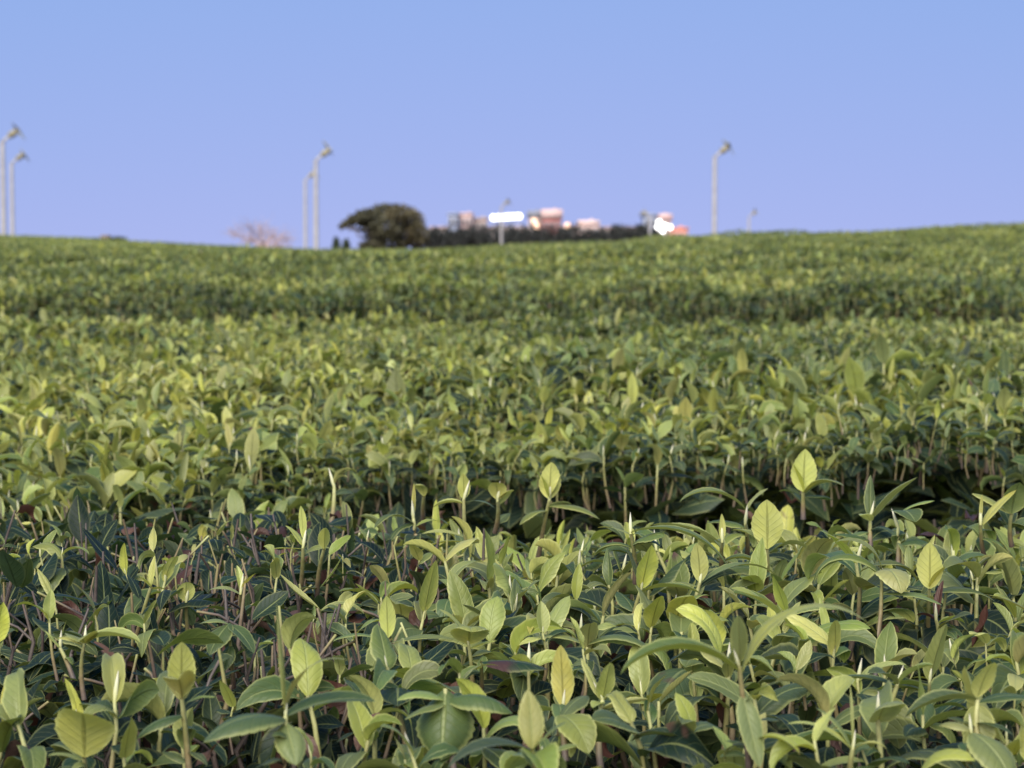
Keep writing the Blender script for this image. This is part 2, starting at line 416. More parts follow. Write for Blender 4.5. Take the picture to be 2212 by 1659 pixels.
# hero shoots are listed by what the photograph shows: frame position of the leaf node, distance, stem (down, sideways)
# leaves: (azimuth deg: 0 right, 90 away, -90 to the viewer; elevation; length; width ratio; curl deg; drop below the node; age; fold)
HERO = [
 (1597, 1440, .425, 330, 25, [(185, 84, 215, .20, 8, 8, .12, .4), (8, 74, 370, .20, 132, 20, .16, .25), (183, 38, 270, .36, 88, 12, .5, .2), (-95, 62, 120, .5, -5, -5, .3, .9), (-70, -60, 150, .40, 10, 60, .35, .4)], 0,
  'tall shoot with a long arching leaf over the dark hollow at right', .14),
 (1735, 1062, .80, 60, 0, [(-92, 86, 88, .62, 5, 0, .02, .15), (195, 72, 70, .55, 10, 4, .15, .5), (-35, 48, 105, .55, 75, 8, .25, .6), (20, 10, 70, .4, 40, 12, .5, .3)], 0,
  'highest upright oval leaf on the front hedge ridge, seen against the dark gap', .05),
 (1187, 1078, .81, 175, -30, [(-93, 86, 76, .62, 4, 0, .03, .12), (186, 68, 66, .5, 5, 2, .35, .3), (-6, 66, 66, .5, 5, 2, .35, .3), (-25, 12, 120, .30, 50, 15, .3, .3), (-140, 8, 80, .36, 60, 24, .3, .3)], 1,
  'shoot with a round upright leaf above a long bare stem, middle of the ridge', .05),
 (1002, 1078, .75, 190, 24, [(-84, 82, 54, .52, 5, 0, .02, .3), (-20, 20, 72, .36, 60, 8, .45, .3), (178, 14, 66, .3, 50, 10, .2, .3), (176, 22, 92, .20, 38, 82, .08, .3), (168, 6, 100, .22, 40, 92, .1, .3), (-28, 30, 76, .40, 110, 88, .12, .3)], 0,
  'shoot on a reddish leaning stem with two tiers of leaves', .06),
 (1075, 1080, .80, 70, -6, [(-100, 80, 46, .95, 50, 0, .02, .5), (-40, 62, 56, .6, 50, 12, .12, .5)], 0, 'short stubby shoot with a squared off pale leaf between two taller ridge shoots', .05),
 (916, 1072, .82, 60, 0, [(-110, 78, 50, .55, 95, 0, .04, .4)], 0, 'thin shoot with one hooked pale leaf at the ridge', .05),
 (893, 1120, .78, 60, 6, [(-90, 88, 72, .20, -8, 0, .05, .9), (20, 35, 60, .3, 60, 20, .2, .4)], 1, 'spear like shoot with a narrow folded leaf near the ridge', .05),
 (1657, 1186, .69, 110, -8, [(-90, 83, 104, .64, 6, 0, .05, .12), (160, 55, 90, .4, 60, 6, .3, .4), (15, 35, 95, .4, 70, 10, .35, .3)], 0,
  'shoot with a wide ribbed yellow leaf standing upright below the ridge', .05),
 (2008, 1272, .625, 120, -4, [(-96, 84, 98, .56, 4, 0, .03, .14), (-48, 55, 60, .5, 10, -4, .05, .4), (12, 18, 150, .33, 60, 10, .4, .2), (170, 15, 110, .3, 60, 14, .3, .2)], 0,
  'shoot with a smooth upright yellow oval leaf above the dark red withered tip', .05),
 (1905, 1235, .60, 230, -15, [(-75, 26, 105, .70, 105, 0, .04, .1), (178, 58, 190, .34, 150, 10, .34, .2), (175, 70, 120, .3, 90, -6, .3, .4), (-30, 12, 130, .34, 40, 50, .35, .2)], 0,
  'shoot with a glowing yellow leaf hanging to the right of a curled green one', .05),
 (393, 1508, .455, 200, 20, [(-97, 84, 118, .52, 6, -2, .12, .25), (-88, 58, 120, .95, 55, 8, .25, .95), (195, 2, 110, .4, 60, 40, .55, .2), (-20, 28, 80, .3, 30, 14, .3, .4)], 0,
  'shoot with a tall oval leaf over a funnel shaped one at left front', .06),
 (182, 1636, .44, 60, 4, [(-86, 76, 150, .86, 58, 0, .10, .25), (172, 25, 80, .3, 40, 8, .3, .4)], 0,
  'broad yellow leaf facing outward in the lower left corner', .08),
 (617, 1548, .42, 220, 2, [(172, 88, 230, .16, 6, -4, .12, .5), (12, 25, 190, .45, 40, 0, .45, .35), (-150, 18, 190, .62, 62, 4, .55, .35), (-72, -30, 110, .7, 20, 12, .3, .6), (-15, 82, 200, .22, 95, -8, .2, .3)], 0,
  'tall narrow spear rising from a rosette of blue green leaves at left front', .12),
 (1150, 1618, .405, 140, 6, [(100, 84, 120, .52, 8, 0, .1, .5), (-170, 22, 190, .50, 70, 6, .55, .35), (-80, 10, 130, .8, 60, 10, .28, .8), (-25, 55, 100, .4, 30, 4, .4, .4)], 0,
  'pale pointed leaf behind a blue green saddle leaf at the bottom centre', .10),
 (962, 1488, .46, 190, 20, [(-93, -48, 150, .82, 28, 0, .48, .12), (-12, 22, 150, .5, 70, 24, .5, .3), (-160, 35, 110, .42, 70, 26, .22, .3)], 0,
  'large flat dark green leaf with a pale midrib hanging towards the viewer', .06),
 (1216, 1528, .49, 120, 0, [(-104, 86, 132, .40, 8, 0, .02, .2)], 0, 'wavy yellow leaf standing upright in the front centre', .04),
 (1302, 1512, .495, 150, -4, [(-58, 74, 86, .56, 6, 0, .06, .25), (140, 60, 100, .28, 10, 4, .06, .5), (-12, 12, 100, .36, -6, 22, .12, .4), (-110, 20, 60, .5, 40, 8, .15, .4)], 1,
  'small tuft with an oval yellow leaf and a stiff side leaf in the front centre', .05),
 (1212, 1545, .47, 100, 10, [(-62, 2, 130, .62, 68, 0, .2, .25), (60, 30, 120, .4, 40, 6, .4, .3)], 0, 'shoot with one broad spoon shaped leaf hanging in front of a dark hollow', .05),
 (1268, 1392, .555, 120, -10, [(-16, 34, 165, .40, 96, 0, .38, .25), (165, 30, 130, .24, 60, 4, .25, .3), (-88, 66, 88, .55, 40, 12, .3, .4)], 0,
  'shoot with a glossy bright green leaf bent like an arch', .04),
 (1362, 1150, .66, 110, 10, [(-24, 16, 225, .27, 76, 0, .42, .25), (150, 25, 80, .3, 40, 6, .3, .3)], 0, 'long toothed blue green leaf sweeping down at the middle of the hedge', .04),
 (1385, 1272, .625, 150, -16, [(-64, 68, 105, .50, 8, 0, .05, .25), (168, 76, 92, .36, 10, 2, .4, .35), (-12, 22, 130, .34, 50, 8, .42, .3)], 0,
  'shoot with paired cupped leaves, one yellow and one green', .05),
 (1012, 1392, .55, 120, 6, [(-82, 62, 110, .78, 85, 0, .08, .35), (-10, 30, 60, .5, 30, 8, .2, .3), (160, 62, 90, .3, 40, -8, .08, .4)], 0,
  'bright shoot with a square folded leaf above dark leaves in the centre', .05),
 (1040, 1430, .53, 80, 0, [(-15, 10, 140, .48, 30, 0, 2.68, .1)], 0, 'dark green leaf with brown blotches in the front centre', .04),
 (838, 1378, .555, 130, 8, [(-104, 82, 92, .44, 12, 0, .04, .5), (182, 30, 130, .30, 70, 10, .35, .3), (-20, 20, 150, .26, 30, 12, .42, .3), (-110, 5, 100, .5, 60, 18, .35, .3)], 0,
  'shoot with a pale folded leaf upright above green side leaves, left of centre', .05),
 (2008, 1472, .515, 130, -8, [(-58, 74, 130, .44, 6, 0, .42, .3), (176, 10, 120, .34, 40, 10, .5, .3)], 0, 'glossy upright green leaf with a yellow rim at right front', .04),
 (1938, 1480, .50, 190, -6, [(-150, 44, 90, .5, 50, 0, .4, .6), (-25, 50, 90, .44, 40, 0, .3, .6), (-95, -50, 110, .72, 20, 26, .32, .5), (170, 20, 140, .36, 40, 4, .55, .3)], 0,
  'shoot with two leaves spread like wings over a drooping third, right front', .05),
 (2112, 1512, .46, 150, 10, [(-70, 66, 110, .52, 35, -6, .06, .4), (-95, -70, 120, .62, 10, 10, .2, .3), (185, 8, 160, .42, 45, 0, .5, .25), (10, 20, 120, .42, 40, 6, .5, .25)], 0,
  'bright lime leaf on top of a leafy shoot at the lower right', .05),
 (2098, 1582, .435, 100, 0, [(-60, -12, 150, .70, 62, 0, .3, .3), (160, 35, 70, .5, 70, -4, .25, .4)], 0, 'large light green leaf drooping in the lower right corner', .05),
 (1628, 1600, .425, 60, -10, [(-25, 24, 110, .62, 80, 0, 2.10, .5)], 0, 'folded lime leaf with brown blotches at the foot of the tall arching shoot', .04),
 (1842, 1618, .44, 90, -4, [(105, 88, 130, .08, 20, 0, .05, .8), (172, 50, 150, .20, 62, 4, .02, .5), (-15, 48, 80, .22, 90, 6, .06, .5), (150, 66, 120, .22, 55, 2, .2, .4)], 0,
  'thin pinkish yellow shoot with a twisted leaf at the bottom right', .05),
 (326, 1268, .60, 170, -45, [(-140, 55, 40, .6, 30, 0, .08, .5), (60, 82, 64, .3, 5, 0, .02, .7), (-20, 20, 36, .5, 40, 6, .06, .4)], 0, 'small leafy tip on a bent reddish stem at left', .08),
 (402, 1300, .60, 150, 14, [(-92, 78, 48, .90, 30, 0, .08, .5)], 1, 'stub shoot with a wedge shaped leaf on a brown stem at left', .08),
 (520, 1280, .60, 60, 10, [(110, 80, 54, .32, 30, -4, .02, .5), (-30, 62, 60, .3, 30, 2, .04, .5), (176, 30, 70, .44, 50, 6, .15, .4)], 1, 'pale crooked tip with a white bud, left of the centre', .06),
 (655, 1180, .66, 130, -8, [(150, 60, 60, .4, 40, 0, .06, .5), (185, 5, 70, .22, 10, 6, .1, .3), (-100, 84, 70, .3, 8, -16, .03, .6), (10, 40, 60, .4, 60, 20, .15, .4)], 1,
  'long pale stem with narrow leaves at the edge of the bare patch', .10),
 (700, 1186, .65, 120, -14, [(-75, 72, 52, .55, 20, 0, .04, .4), (-15, 48, 90, .18, -12, 90, .12, .4)], 0, 'pale stem with a cupped round leaf close to the edge of the bare patch', .08),
 (130, 1400, .53, 70, 30, [(-150, 60, 50, .4, 20, 0, .05, .5), (-10, 80, 56, .16, 8, -4, .02, .6)], 1, 'pale pointed tip standing alone in the dark left corner', .08),
 (182, 1392, .52, 120, 0, [(-88, 40, 80, .95, 60, 0, .14, .5), (-8, 22, 120, .40, 50, -6, .2, .5), (170, 40, 60, .4, 60, 2, .1, .3)], 1, 'shoot with a flat topped folded leaf at far left', .07),
 (497, 1385, .545, 100, 8, [(-120, -24, 90, .62, 30, -40, .5, .15), (-40, -20, 90, .55, 30, -36, .5, .15), (-110, -50, 60, .6, 20, 8, .4, .2), (170, 25, 70, .4, 60, -36, .3, .3)], 0, 'pair of smooth mid green leaves hanging side by side at left', .05),
 (690, 1318, .60, 100, 6, [(172, 28, 110, .22, -30, -2, .0, .7), (10, 30, 100, .2, 80, 4, .15, .5)], 0, 'pointed yellow leaf lying almost level above green ones, left of centre', .06),
 (1512, 1258, .63, 120, -16, [(-100, 82, 84, .48, 10, 0, .0, .35), (10, 40, 180, .2, 80, 6, .3, .3), (172, 20, 90, .3, 50, 10, .35, .3)], 0, 'pale orange tinged upright leaf near the right centre', .05),
 (1700, 1328, .60, 110, 0, [(-150, 70, 90, .46, 8, 0, .32, .1), (-10, 40, 110, .3, 70, 4, .3, .3), (175, 40, 80, .3, 50, 8, .3, .3)], 0, 'shoot with a flat light green leaf turned to the side, right of centre', .04),
 (1880, 1122, .76, 60, 0, [(-38, 56, 140, .40, 32, 0, .08, .25), (96, 84, 90, .3, 8, 0, .4, .4), (-120, 40, 60, .5, 50, 4, .1, .4)], 0, 'shoot with a leaf leaning out to the right on the ridge', .04),
 (1940, 1140, .73, 80, 0, [(-80, 20, 90, .72, 60, -34, .45, .15), (-20, 40, 80, .4, 40, -30, .3, .3)], 0, 'broad smooth green leaf with a pale rib on the right of the ridge', .04),
 (2185, 1110, .75, 70, 0, [(-80, 78, 80, .75, 40, 0, .5, .3), (170, 40, 90, .4, 30, 0, .15, .4)], 0, 'blue green cupped leaf on the ridge by the right frame edge', .04),
 (2118, 1130, .74, 90, 12, [(-100, 86, 60, .18, 10, 0, .03, .8), (20, 50, 110, .26, 20, 8, .1, .4)], 1, 'pale needle like tip on a bare stem at the far right', .04),
 (1610, 1130, .74, 70, 4, [(186, 44, 150, .30, 84, -30, .25, .3), (15, 60, 70, .3, 40, -24, .1, .4)], 1, 'shoot with an olive leaf arching to the left on the ridge', .05),
 (722, 1052, .86, 90, -8, [(-20, 70, 50, .3, 70, -10, .02, .6), (-40, 64, 46, .3, 90, -4, .02, .6)], 0, 'pale looped tip standing out in front of the dark gap', .05),
 (1560, 1168, .68, 70, 0, [(-95, 86, 56, .3, 4, 0, .04, .5), (170, 32, 150, .22, 40, 8, .18, .4)], 1, 'narrow upright leaf above a long low olive leaf, right of centre', .05),
 (2022, 1338, .60, 70, 8, [(60, 74, 84, .34, 20, 0, 9, .9), (150, 40, 46, .4, 60, 6, 9, .6)], 0, 'dark red withered tip on a pale stalk at right front', .05),
]

def tea_shoot(px, py, d, down, side, lv, bud, label, thick, group=None):
    tip = at(px, py, d); m = d / FPX
    foot = at(px + side, py + down, d + rng.uniform(-.01, .02))
    o = empty('tea_shoot', foot, label, 'tea shoot', group)
    ts = np.linspace(0, 1, 6)
    bow = np.array([rng.normal(0, .04), rng.normal(0, .04), 0]) * down * m
    fn = lambda t: foot * (1 - t) + tip * t + bow * 4 * t * (1 - t)
    pts = np.array([fn(t) for t in ts])[None]
    pr = m * 7 * (1 if d > .5 else 1.35)
    V, F, t = tube_batch(pts, np.linspace(1.25, .75, 6)[None] * pr * .72, 7, rnd=[rng.random()], wood=min(thick * 2.2, .5))
    mesh_obj('stem', V, F, M_STEM, o, None, t)
    for (az, el, Lp, wr, cu, dt, age, fo) in lv:
        dry = .12 if rng.random() < .25 else 0.
        if age >= 5: age, dry = .6, 1.             # withered
        elif age >= 2: age, dry = age - 2, .27     # brown blotches
        b = fn(1 - max(dt, 0) / down) if dt >= 0 else fn(1) + np.array([0, 0, -dt * m])
        D = leaves(1, base=b[None], az=R(az), el=R(el), L=Lp * m * 1.08, W=Lp * wr * m * 1.05, curl=R(cu), fold=fo, roll=rng.normal(0, .14), wave=rng.uniform(.03, .12),
                   wf=rng.uniform(5, 10), age=min(max(age + rng.normal(0, .03), 0), 1), sway=rng.normal(0, .04), tip=rng.uniform(.8, .95), nu=16, nv=8,
                   dry=dry)
        V, F, uv, t = leaf_batch(D); mesh_obj('leaf', V, F, M_LEAF, o, uv, t)
    bare = px < 760 and py < 1420 or py < 1090
    for q in range(1 if bare else int(rng.integers(3, 6))):
        t_ = rng.uniform(.15, .8); b = fn(1 - t_); Lq = rng.uniform(60, 115) * m * (.62 if bare else 1)
        D = leaves(1, base=b[None], az=rng.uniform(0, 6.28), el=rng.uniform(.0, 1.0), L=Lq, W=Lq * rng.uniform(.34, .5), curl=rng.uniform(.5, 2.3), fold=rng.uniform(.1, .5), roll=rng.normal(0, .3),
                   wave=rng.uniform(.04, .16), age=rng.uniform(.2, .5) + .3 * t_, nu=14, nv=6)
        V, F, uv, t = leaf_batch(D); mesh_obj('leaf', V, F, M_LEAF, o, uv, t)
    if bud or rng.random() < .4:
        bl = 42 * m; bd = np.array([rng.normal(0, .2), rng.normal(0, .2), 1.])
        bp = (tip + bd * bl * np.array([-.1, .25, .6, 1.])[:, None])[None]
        V, F, t = tube_batch(bp, bl * np.array([.07, .10, .07, .006])[None], 6)
        mesh_obj('bud', V, F, M_BUD, o, None, t)
    return o
for h in HERO: tea_shoot(*h)
HX = np.array([h[0] for h in HERO]); HY = np.array([h[1] for h in HERO])
HP = np.array([at(h[0], h[1], h[2])[:2] for h in HERO])

# ---- the front hedge and its shoots
stuff_leaf, stuff_stem, stuff_bud = Bag(), Bag(), Bag()
def front_hedge():
    y0, y1 = ROWS[0]
    root = empty('tea_hedge', (0, .1, ground(0, .5)), HLAB[0], 'tea hedge', HG)
    fol, br = Bag(), Bag()
    # old leaves below the shoots, two layers, darkened with depth for shaded hollows
    n = 23000
    x = rng.uniform(-.75, .75, n); y = rng.uniform(-.1, y1 + .02, n)
    cz = cut_zone(x, y)
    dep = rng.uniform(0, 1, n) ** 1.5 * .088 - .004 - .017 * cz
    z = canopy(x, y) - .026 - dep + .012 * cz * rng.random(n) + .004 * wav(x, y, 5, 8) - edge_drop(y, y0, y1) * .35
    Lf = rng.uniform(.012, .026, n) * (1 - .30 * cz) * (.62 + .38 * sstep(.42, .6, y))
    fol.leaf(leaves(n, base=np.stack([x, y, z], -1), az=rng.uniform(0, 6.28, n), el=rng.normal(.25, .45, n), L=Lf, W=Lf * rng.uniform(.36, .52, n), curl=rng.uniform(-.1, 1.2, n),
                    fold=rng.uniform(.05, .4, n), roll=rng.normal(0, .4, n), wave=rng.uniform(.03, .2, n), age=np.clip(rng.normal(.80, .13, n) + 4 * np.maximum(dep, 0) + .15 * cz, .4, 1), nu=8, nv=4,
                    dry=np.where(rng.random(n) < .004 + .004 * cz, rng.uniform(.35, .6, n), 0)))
    # dark old leaves left standing in the cut patch
    n = 5200
    x = rng.uniform(-.3, .06, n); y = rng.uniform(.46, y1, n); g = rng.random(n) < cut_zone(x, y); x, y = x[g], y[g]; n = len(x)
    z = canopy(x, y) - .010 - .022 * rng.random(n); Lf = rng.uniform(.008, .019, n)
    fol.leaf(leaves(n, base=np.stack([x, y, z], -1), az=rng.uniform(0, 6.28, n), el=rng.normal(.35, .5, n), L=Lf, W=Lf * rng.uniform(.36, .52, n), curl=rng.uniform(.1, 1.6, n),
                    fold=rng.uniform(.1, .7, n), roll=rng.normal(0, .5, n), wave=rng.uniform(.05, .25, n), age=np.clip(rng.normal(.84, .13, n), .45, 1), nu=8, nv=4))
    # withered leaves caught among the twigs
    n = 190
    X = np.where(rng.random(n) < .7, rng.uniform(0, 800, n), rng.uniform(800, 2212, n)); yy = rng.uniform(.46, .88, n)
    x = (X - 1106) / FPX * yy; z = canopy(x, yy) - .006 - rng.uniform(0, .02, n)
    Lf = rng.uniform(.008, .016, n)
    dr = Bag()
    dr.leaf(leaves(n, base=np.stack([x, yy, z], -1), az=rng.uniform(0, 6.28, n), el=rng.normal(.1, .6, n), L=Lf, W=Lf * rng.uniform(.3, .6, n), curl=rng.uniform(-1, 3, n),
                   fold=rng.uniform(.2, 1.1, n), roll=rng.normal(0, .8, n), wave=rng.uniform(.2, .5, n), age=.6, dry=1., nu=10, nv=4))
    # twigs
    n = 1300
    x = rng.uniform(-.7, .7, n); y = rng.uniform(0, y1, n); zt = canopy(x, y) - .03 - .02 * rng.random(n) - edge_drop(y, y0, y1)
    ln = rng.uniform(.05, .12, n); dx = rng.normal(0, .3, n) * ln; dy = rng.normal(0, .3, n) * ln
    ts = np.array([0, .5, 1.])
    P = np.stack([x[:, None] + dx[:, None] * (1 - ts), y[:, None] + dy[:, None] * (1 - ts), zt[:, None] - ln[:, None] * (1 - ts)], -1)
    P[:, 1] += rng.normal(0, .004, (n, 3))
    br.tube(P, np.array([.0013, .0010, .0007])[None] * rng.uniform(.6, 1.2, (n, 1)), 5, wood=rng.uniform(.5, 1, n))
    # bare cut stalks in the cut patch
    n = 330
    X = rng.uniform(-100, 1150, n); y = rng.uniform(.5, .93, n); x = (X - 1106) / FPX * y
    k = rng.random(n) < cut_zone(x, y) * .8 + .04; x, y = x[k], y[k]; n = len(x)
    ln = rng.uniform(.0, .022, n); zb = canopy(x, y) - .031 - edge_drop(y, y0, y1) * .3
    lean = rng.normal(0, .22, (n, 2)) * ln[:, None]
    ts = np.linspace(0, 1, 4)
    P = np.stack([x[:, None] + lean[:, :1] * ts, y[:, None] + lean[:, 1:] * ts, zb[:, None] + (.018 + ln)[:, None] * ts], -1)
    P[:, 1:3, :2] += rng.normal(0, .002, (n, 2, 2))
    br.tube(P, np.array([.0006, .00055, .0005, .0003])[None] * rng.uniform(.7, 1.3, (n, 1)), 6, wood=rng.uniform(.35, 1.1, n))
    for q in range(2):                             # side branchlets
        a = P[:, 1 + q]; e = rng.normal(0, .0055, (n, 3)); e[:, 2] = np.abs(e[:, 2]) + .003
        br.tube(np.stack([a, a + e * .5 + rng.normal(0, .0006, (n, 3)), a + e], 1), np.full((n, 3), .0004), 5, wood=rng.uniform(.1, .8, n))
    # trunks and limbs down to the soil
    for bx in np.arange(-.7, .71, .28):
        for by in (-.3, .25, .65):
            b = np.array([bx + rng.normal(0, .04), by, float(ground(bx, by)) - .02])
            for _ in range(7):
                tp = np.array([b[0] + rng.normal(0, .13), min(b[1] + rng.normal(0, .13), .8), float(canopy(bx, by)) - .1])
                md = (b + tp) / 2 + rng.normal(0, .02, 3)
                br.tube(np.array([[b, md, tp]]), np.array([[.009, .006, .002]]), 6, wood=[1.])
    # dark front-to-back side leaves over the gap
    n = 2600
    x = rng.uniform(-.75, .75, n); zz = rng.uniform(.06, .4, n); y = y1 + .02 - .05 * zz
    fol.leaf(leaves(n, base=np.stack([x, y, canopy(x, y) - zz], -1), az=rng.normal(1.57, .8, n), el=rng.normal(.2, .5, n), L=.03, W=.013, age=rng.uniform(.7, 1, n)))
    fol.build('foliage', M_LEAF, root); dr.build('dried_leaves', M_LEAF, root); br.build('branches', M_STEM, root)

    # shoots
    n = 9000
    x = rng.uniform(-.62, .62, n); y = rng.uniform(.0, y1 + .005, n)
    cz = cut_zone(x, y)
    keep = rng.random(n) > cz * .80
    hd = np.min((np.abs(x[:, None] - HP[None, :, 0]) / .011) ** 2 + (np.abs(y[:, None] - HP[None, :, 1]) / .016) ** 2, 1) > 1
    keep &= hd & (rng.random(n) < .36 + .64 * sstep(.45, .54, y)) & ((y > .39) | (np.abs(x) > .16))
    x, y, cz = x[keep], y[keep], cz[keep]
    # thin to a minimum spacing
    o = rng.permutation(len(x)); cell = {}; ok = []
    for i in o:
        c = (int(x[i] / .0125), int(y[i] / .0125))
        if any((x[i] - x[j]) ** 2 + (y[i] - y[j]) ** 2 < .0095 ** 2 for a in (-1, 0, 1) for b in (-1, 0, 1) for j in cell.get((c[0] + a, c[1] + b), ())): continue
        cell.setdefault(c, []).append(i); ok.append(i)
    x, y, cz = x[ok], y[ok], cz[ok]; n = len(x)
    X = in_frame_X(x, y)
    size = np.clip(rng.normal(.0235, .0045, n) + .003 * wav(x, y, 9, 5), .012, .036) * (1 - .35 * cz) * (1 - .26 * sstep(.60, .8, y)) * (1 - .22 * (1 - sstep(.42, .50, y)))
    topz = canopy(x, y) + .005 - .011 * sstep(.66, .86, y) - edge_drop(y, y0, y1) * .12
    base = np.stack([x, y, topz - size - .010 + .006 * cz + rng.normal(0, .0035, n)], -1)
    age = np.clip(.16 + .09 * wav(x, y, 11, 6) + .12 * (y > .62) * (X > 1200) * rng.random(n), .0, .5)
    recs, (pts, sr), (bp, br_) = shoot_arrays(n, base, size, 6, age)
    d = y; Ypx = 540 - FPX * (base[:, 2] + size * .8 - CAM[2]) / d
    vis = (X > -20) & (X < 2232) & (y > .40) & (Ypx < 1690)
    idx = np.nonzero(vis)[0]; idx = idx[np.argsort(d[idx])][:300 - len(HERO)]
    single = np.zeros(n, bool); single[idx] = True
    kl = rng.integers(4, 7, n)                     # leaves actually grown
    kl = np.where(cz > .4, rng.integers(1, 4, n), kl)
    for k, r in enumerate(recs):
        s = ~single & (k < kl)
        if s.any(): stuff_leaf.leaf(leaves(int(s.sum()), **{q: v[s] for q, v in r.items()}, nu=7, nv=4))
    s = ~single
    stuff_stem.tube(pts[s], sr[s], 5); stuff_bud.tube(bp[s], br_[s], 5)
    for i in idx:
        o = empty('tea_shoot', base[i], None, 'tea shoot', None)
        V, F, t = tube_batch(pts[i:i + 1], sr[i:i + 1], 6); mesh_obj('stem', V, F, M_STEM, o, None, t)
        for k in range(kl[i]):
            r = recs[k]
            V, F, uv, t = leaf_batch(leaves(1, **{q: v[i:i + 1] for q, v in r.items()}, nu=12, nv=6))
            mesh_obj('leaf', V, F, M_LEAF, o, uv, t)
        if br_[i, 0] > 1e-5:
            V, F, t = tube_batch(bp[i:i + 1], br_[i:i + 1], 6); mesh_obj('bud', V, F, M_BUD, o, None, t)
        label_small(o, X[i], Ypx[i], size[i], age[i], kl[i])
    return root

SHORT = {}
def label_small(o, X, Y, size, age, k):
    """describe a small shoot by its look and by the listed shoot it grows closest to"""
    j = int(np.argmin((HX - X) ** 2 + ((HY - Y) * 1.3) ** 2)); near = HERO[j][7]
    words = near.split(' ')
    col = 'pale yellow' if age < .11 else ('yellow green' if age < .19 else 'mid green')
    ht = 'low' if size < .021 else 'taller'
    side = 'left' if X < HX[j] else 'right'
    key = NICK[j]
    lab = f'{ht} {col} shoot just {side} of the {key}'
    if abs(X - HX[j]) < 25: lab = f'{ht} {col} shoot just {"behind" if Y < HY[j] else "in front of"} the {key}'
    tag(o, lab, 'tea shoot', 'small shoots crowding ' + ('around') + ' the ' + key)
NICK = ['tall arching shoot', 'highest oval leaf', 'round leaf on a long bare stem', 'reddish leaning stem', 'stubby squared leaf', 'hooked pale leaf', 'spear like ridge leaf',
        'wide ribbed yellow leaf', 'smooth yellow oval leaf', 'glowing hanging yellow leaf', 'oval leaf over a funnel leaf', 'broad yellow corner leaf', 'tall narrow spear',
        'pale pointed bottom leaf', 'flat hanging dark leaf', 'wavy upright yellow leaf', 'small stiff leaved tuft', 'spoon shaped leaf', 'bright green arch leaf', 'long toothed sweeping leaf',
        'paired cupped leaves', 'square folded bright leaf', 'brown blotched dark leaf', 'pale folded leaf', 'yellow rimmed glossy leaf', 'winged shoot', 'bright lime leaf', 'large drooping corner leaf',
        'folded lime leaf', 'twisted pinkish shoot', 'bent reddish stem', 'wedge leaf stub', 'crooked pale tip', 'long pale stem', 'cupped leaf on a pale stem',
        'lone pale tip', 'flat topped folded shoot', 'hanging leaf pair', 'level yellow leaf', 'orange tinged leaf', 'sideways light green leaf', 'right leaning ridge leaf',
        'broad smooth ridge leaf', 'cupped leaf at the frame edge', 'needle like tip', 'left arching olive leaf', 'looped pale tip', 'narrow leaf above an olive one', 'dark red withered tip']
front_hedge()

